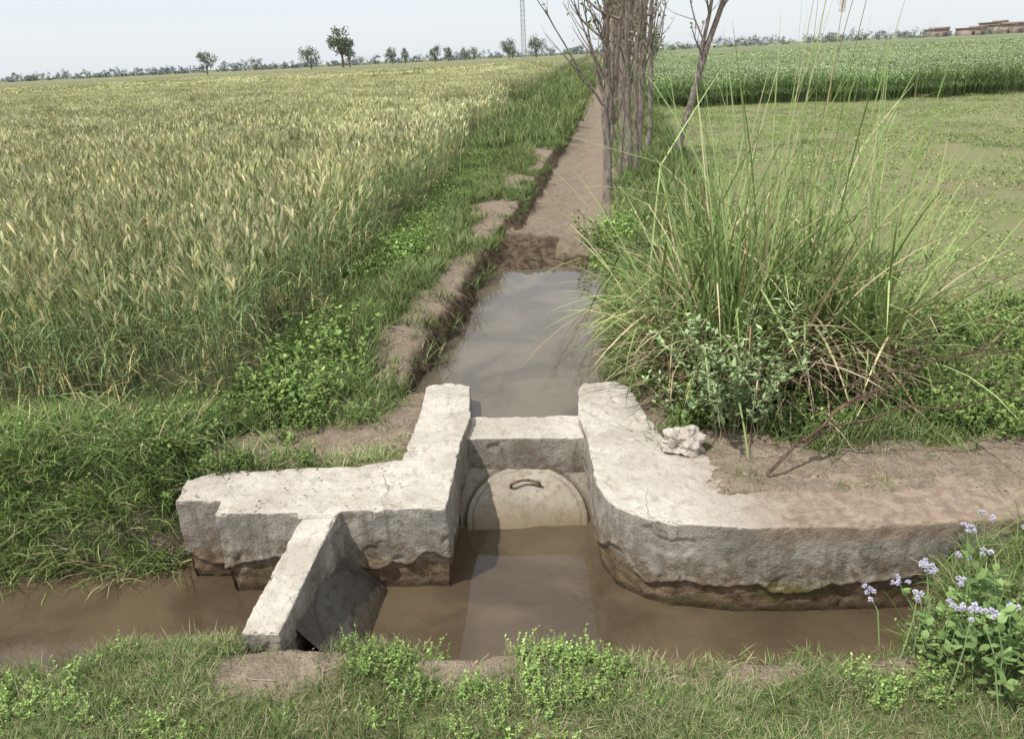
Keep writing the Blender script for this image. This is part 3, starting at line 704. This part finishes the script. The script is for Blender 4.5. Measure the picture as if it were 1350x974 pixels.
obj('flower_heads',FL.mesh('flower_heads',FOL),fp);obj('flower_stems',ST.mesh('flower_stems',FOL),fp)
# ---------------------------------------------------------------- near trees
def bare_tree(name,x,y,h,r,lean=(0,0),nb=14,leaves=0,fork=None,bmin=.25):
    M=MB();z0=float(ground(np.array([x]),np.array([y]))[0])-.05
    k=14;t=np.linspace(0,1,k)
    wob=np.cumsum(RNG.normal(0,.022,(k,2)),0);wob[0]=0
    pts=np.stack([x+lean[0]*h*t+wob[:,0],y+lean[1]*h*t+wob[:,1],z0+h*t],1)
    rad=r*(1-.75*t);rad[0]*=1.35
    bc=(.29,.25,.22)
    tube(M,pts,rad,bc,9)
    tips=[]
    def br(p,d,L,rr,dep):
        kk=7;q=[np.array(p)];d=np.array(d,float)
        for i in range(kk-1):
            d=d+RNG.normal(0,.10,3)+np.array([0,0,.08]);d/=np.linalg.norm(d);q.append(q[-1]+d*L/(kk-1))
        tube(M,q,np.linspace(rr,rr*.3,kk),bc,5);tips.extend(q[3:])
        if dep<2:
            for i in range(3 if dep==0 else 2):
                j=RNG.integers(1,kk-1);dd=d+RNG.normal(0,.55,3);dd[2]=abs(dd[2])+.15;dd/=np.linalg.norm(dd);br(q[j],dd,L*U_(.3,.6,1)[0],rr*.45,dep+1)
    for i in range(nb):
        tt=U_(bmin,.97,1)[0];a=U_(0,2*PI,1)[0]
        p=np.array([np.interp(tt,t,pts[:,j]) for j in range(3)])
        br(p,(math.cos(a)*.5,math.sin(a)*.5,.9),U_(.6,1.6,1)[0]*(h/5)*(1.15-tt),r*.32*(1.2-tt),0)
    if fork: 
        tt,dx,dy,L=fork;p=np.array([np.interp(tt,t,pts[:,j]) for j in range(3)]);br(p,(dx,dy,1),L,r*.65,0)
    o=obj(name,M.mesh(name,BARK,True))
    if leaves:
        K=MB();tp=np.array(tips);s=tp[RNG.integers(0,len(tp),leaves)]+RNG.normal(0,.05,(leaves,3))
        cards(K,s,U_(.04,.09,leaves),mixcol(leaves,[(.13,.17,.06),(.22,.16,.07),(.17,.2,.07)],[2,1.5,1]),.6)
        obj('leaves',K.mesh(name+'_leaves',FOL),o)
    return o
bare_tree('bare_tree',1.43,10.9,5.2,.065,(-.01,.0),20,140,(.12,.12,.1,2.6),.2)
bare_tree('bare_tree',1.95,12.7,5.6,.062,(-.02,.0),22,140,(.15,.15,-.1,3.),.2)
bare_tree('bare_tree',2.30,13.7,5.6,.068,(.01,.0),22,140,(.1,-.12,.1,3.),.2)
bare_tree('bare_tree',2.02,12.3,4.8,.040,(.045,.0),16,90)
bare_tree('bare_tree',1.72,11.8,4.6,.032,(.03,.0),16,90,None,.25)
bare_tree('bare_tree',2.62,14.9,5.4,.050,(.03,.0),18,100,None,.25)
bare_tree('bare_tree',2.35,16.9,6,.07,(-.01,0),22,120,(.15,.2,.1,3.))
bare_tree('bare_tree',3.1,14.6,6,.066,(.28,.05),16,90,(.22,.05,-.1,3.0),.25)
for yy in (19.3,22.3,25,28.5,32,36,41,47,54,62):
    bare_tree('bare_tree',float(xc(yy))+.75+random.uniform(-.1,.15),yy,random.uniform(5.5,7),.08,(random.uniform(-.04,.03),0),22,150,(.2,.15,.1,3.))
# ---------------------------------------------------------------- distant trees
def crown(M,c,rx,rz,n,cs,colr,gap=.75):
    nb=max(6,int(n/70));cc=RNG.normal(size=(nb,3));cc/=np.linalg.norm(cc,axis=1)[:,None];cc*=(U_(.2,1,(nb,1))**.5)*gap
    cc*=np.array([rx,rx,rz])
    for q in cc:
        m=n//nb;p=RNG.normal(size=(m,3));p/=np.linalg.norm(p,axis=1)[:,None];p*=U_(.3,1,(m,1))*min(rx,rz)*U_(.3,.6,1)[0]
        b=U_(.75,1.25,1)[0]
        cards(M,np.array(c)+q+p,U_(cs*.6,cs*1.3,m),cm(np.array(colr)*b,m),.7)
def far_tree(name,x,y,h,w,colr,trunk=.35,n=1400):
    M=MB();T=MB()
    tube(T,[(x,y,-.3),(x+.1,y,h*trunk),(x+.05,y,h*.75)],[h*.03,h*.022,h*.008],(.2,.17,.15),7)
    for q in range(5):
        a=U_(0,6.28,1)[0];tube(T,[(x+.1,y,h*trunk*U_(.8,1.3,1)[0]),(x+math.cos(a)*w*.3,y+math.sin(a)*w*.3,h*.75)],[h*.014,h*.005],(.2,.17,.15),5)
    crown(M,(x,y,h*(trunk+.5*(1-trunk))),w/2,h*(1-trunk)/2,n,h*.045,colr)
    o=obj(name,T.mesh(name,BARK,True));obj('crown',M.mesh(name+'_crown',FARF),o)
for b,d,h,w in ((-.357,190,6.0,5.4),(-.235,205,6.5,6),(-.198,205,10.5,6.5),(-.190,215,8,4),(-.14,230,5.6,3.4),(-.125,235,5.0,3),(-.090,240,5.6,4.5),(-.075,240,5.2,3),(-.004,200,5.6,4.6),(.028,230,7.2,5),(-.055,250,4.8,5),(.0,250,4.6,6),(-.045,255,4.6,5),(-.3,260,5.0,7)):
    far_tree('field_tree',(b+.018)*d,d,h,w,(.16,.19,.125)if d<220 else(.20,.23,.18),.25,1200)  # crowns paler and greyer further out: haze put into the colour
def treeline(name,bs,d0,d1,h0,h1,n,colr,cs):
    M=MB()
    for q in range(n):
        b=U_(bs[0],bs[1],1)[0];d=U_(d0,d1,1)[0];h=U_(h0,h1,1)[0];w=h*U_(.9,2.6,1)[0]
        crown(M,(b*d,d,h*.42),w/2,h*.5,110,cs,np.array(colr)*U_(.85,1.15,1)[0],.8)
    obj(name,M.mesh(name,FARF))
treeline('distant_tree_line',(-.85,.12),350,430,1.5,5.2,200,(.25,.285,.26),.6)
treeline('distant_tree_line',(-.85,.9),480,650,3,7.5,260,(.35,.39,.415),1.0)  # tree line haze painted as paler, bluer leaf colour with distance
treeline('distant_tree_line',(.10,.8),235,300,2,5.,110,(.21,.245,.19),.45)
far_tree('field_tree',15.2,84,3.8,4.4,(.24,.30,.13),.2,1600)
# lattice tower
M=MB();tx,ty,H,w=5.6,175,42,.8;c=(.36,.37,.39)
cor=lambda z,i:(tx+w*(1-.35*z/H)*(.5 if i in(0,3) else -.5),ty+w*(1-.35*z/H)*(.5 if i in(0,1) else -.5),z)
for i in range(4):
    tube(M,[cor(0,i),cor(H,i)],.06,c,4)
    zs=np.arange(0,H,.9)
    for q,z in enumerate(zs[:-1]):
        a,b=(i,(i+1)%4) if q%2 else ((i+1)%4,i)
        tube(M,[cor(z,a),cor(z+.9,b)],.04,c,4);tube(M,[cor(z,i),cor(z,(i+1)%4)],.03,c,4)
tm,tn=newmat('galvanised_steel');g=G(tn);a_=g.n('ShaderNodeAttribute');a_.attribute_name='Col';g.principled(a_.outputs['Color'],.6)
obj('lattice_tower',M.mesh('lattice_tower',tm))
def bm_mat():
    m,nt=newmat('brick');g=G(nt);P,_=g.pos();b=g.n('ShaderNodeTexBrick');mp=g.n('ShaderNodeMapping');mp.inputs['Rotation'].default_value=(PI/2,0,0);g.l(P,mp.inputs[0]);g.l(mp.outputs[0],b.inputs[0])
    b.inputs['Scale'].default_value=3;b.inputs['Color1'].default_value=(.38,.26,.22,1);b.inputs['Color2'].default_value=(.33,.23,.19,1);b.inputs['Mortar'].default_value=(.38,.33,.30,1)  # brick tones paled to carry the distance haze in the colour
    g.principled(g.mix(g.ramp(g.noise(.5,4,.6,P),.35,.65),b.outputs[0],(.42,.33,.29)),.9);return m
BR=bm_mat();dk,dn_=newmat('dark_opening');G(dn_).principled((.09,.08,.08),.8)
def box(M,x0,x1,y0,y1,z0,z1):
    v=[(x0,y0,z0),(x1,y0,z0),(x1,y1,z0),(x0,y1,z0),(x0,y0,z1),(x1,y0,z1),(x1,y1,z1),(x0,y1,z1)]
    M.add(v,[(3,2,1,0),(4,5,6,7),(0,1,5,4),(1,2,6,5),(2,3,7,6),(3,0,4,7)],(.4,.3,.25))
def house(x,y,w,d,h):
    M=MB();box(M,x,x+w,y,y+d,-.5,h);e=bpy.data.objects.new('brick_house',None);scene.collection.objects.link(e)
    obj('walls',M.mesh('walls',BR),e);M=MB();box(M,x-.3,x+w+.3,y-.3,y+d+.3,h+.003,h+.2);box(M,x-.1,x+w+.1,y-.1,y+.15,h+.203,h+.6);obj('roof',M.mesh('roof',BR),e)
    M=MB();k=max(2,int(w//3))
    for i in range(k):
        cx=x+(i+.5)*w/k
        if i==1: box(M,cx-.6,cx+.6,y-.06,y-.01,0,2.1)
        else: box(M,cx-.5,cx+.5,y-.06,y-.01,1.1,2.1)
    obj('openings',M.mesh('openings',dk),e)
for a in ((150,272,6,8,3.0),(158,268,8,9,3.6),(163,282,5,8,4.4),(143,280,5,7,3.2),(170,276,12,9,3.4)): house(*a)
# ---------------------------------------------------------------- world, sun, camera
sd=Vector((-.41,-.31,.86)).normalized()
el=math.asin(sd.z);azr=math.atan2(sd.x,sd.y)
w=bpy.data.worlds.new('World');scene.world=w;w.use_nodes=True;nt=w.node_tree;nt.nodes.clear()
sk=nt.nodes.new('ShaderNodeTexSky');sk.sky_type='NISHITA';sk.sun_disc=False;sk.sun_elevation=el;sk.sun_rotation=azr
sk.air_density=1.;sk.dust_density=1.;sk.ozone_density=1.5
mx=nt.nodes.new('ShaderNodeMix');mx.data_type='RGBA';mx.inputs['Factor'].default_value=.8;mx.inputs[7].default_value=(6.9,7.25,7.7,1)
nt.links.new(sk.outputs[0],mx.inputs[6])
bg=nt.nodes.new('ShaderNodeBackground');bg.inputs[1].default_value=.130
ou=nt.nodes.new('ShaderNodeOutputWorld');nt.links.new(mx.outputs[2],bg.inputs[0]);nt.links.new(bg.outputs[0],ou.inputs[0])
ld=bpy.data.lights.new('sun','SUN');ld.energy=3.4;ld.angle=math.radians(.6);ld.color=(1,.96,.90)
lo=bpy.data.objects.new('sun',ld);scene.collection.objects.link(lo);lo.rotation_euler=sd.to_track_quat('Z','Y').to_euler();lo.location=(-10,-8,20)
cd=bpy.data.cameras.new('camera');cd.sensor_width=36;cd.lens=28.03;cd.clip_start=.05;cd.clip_end=5000
co=bpy.data.objects.new('camera',cd);scene.collection.objects.link(co)
R=Matrix.Rotation(math.radians(90-21.5),4,'X')@Matrix.Rotation(math.radians(-2.8),4,'Z')
co.matrix_world=Matrix.Translation((0,0,1.8))@R
scene.camera=co
scene.view_settings.view_transform='Standard';scene.view_settings.look='None';scene.view_settings.exposure=0
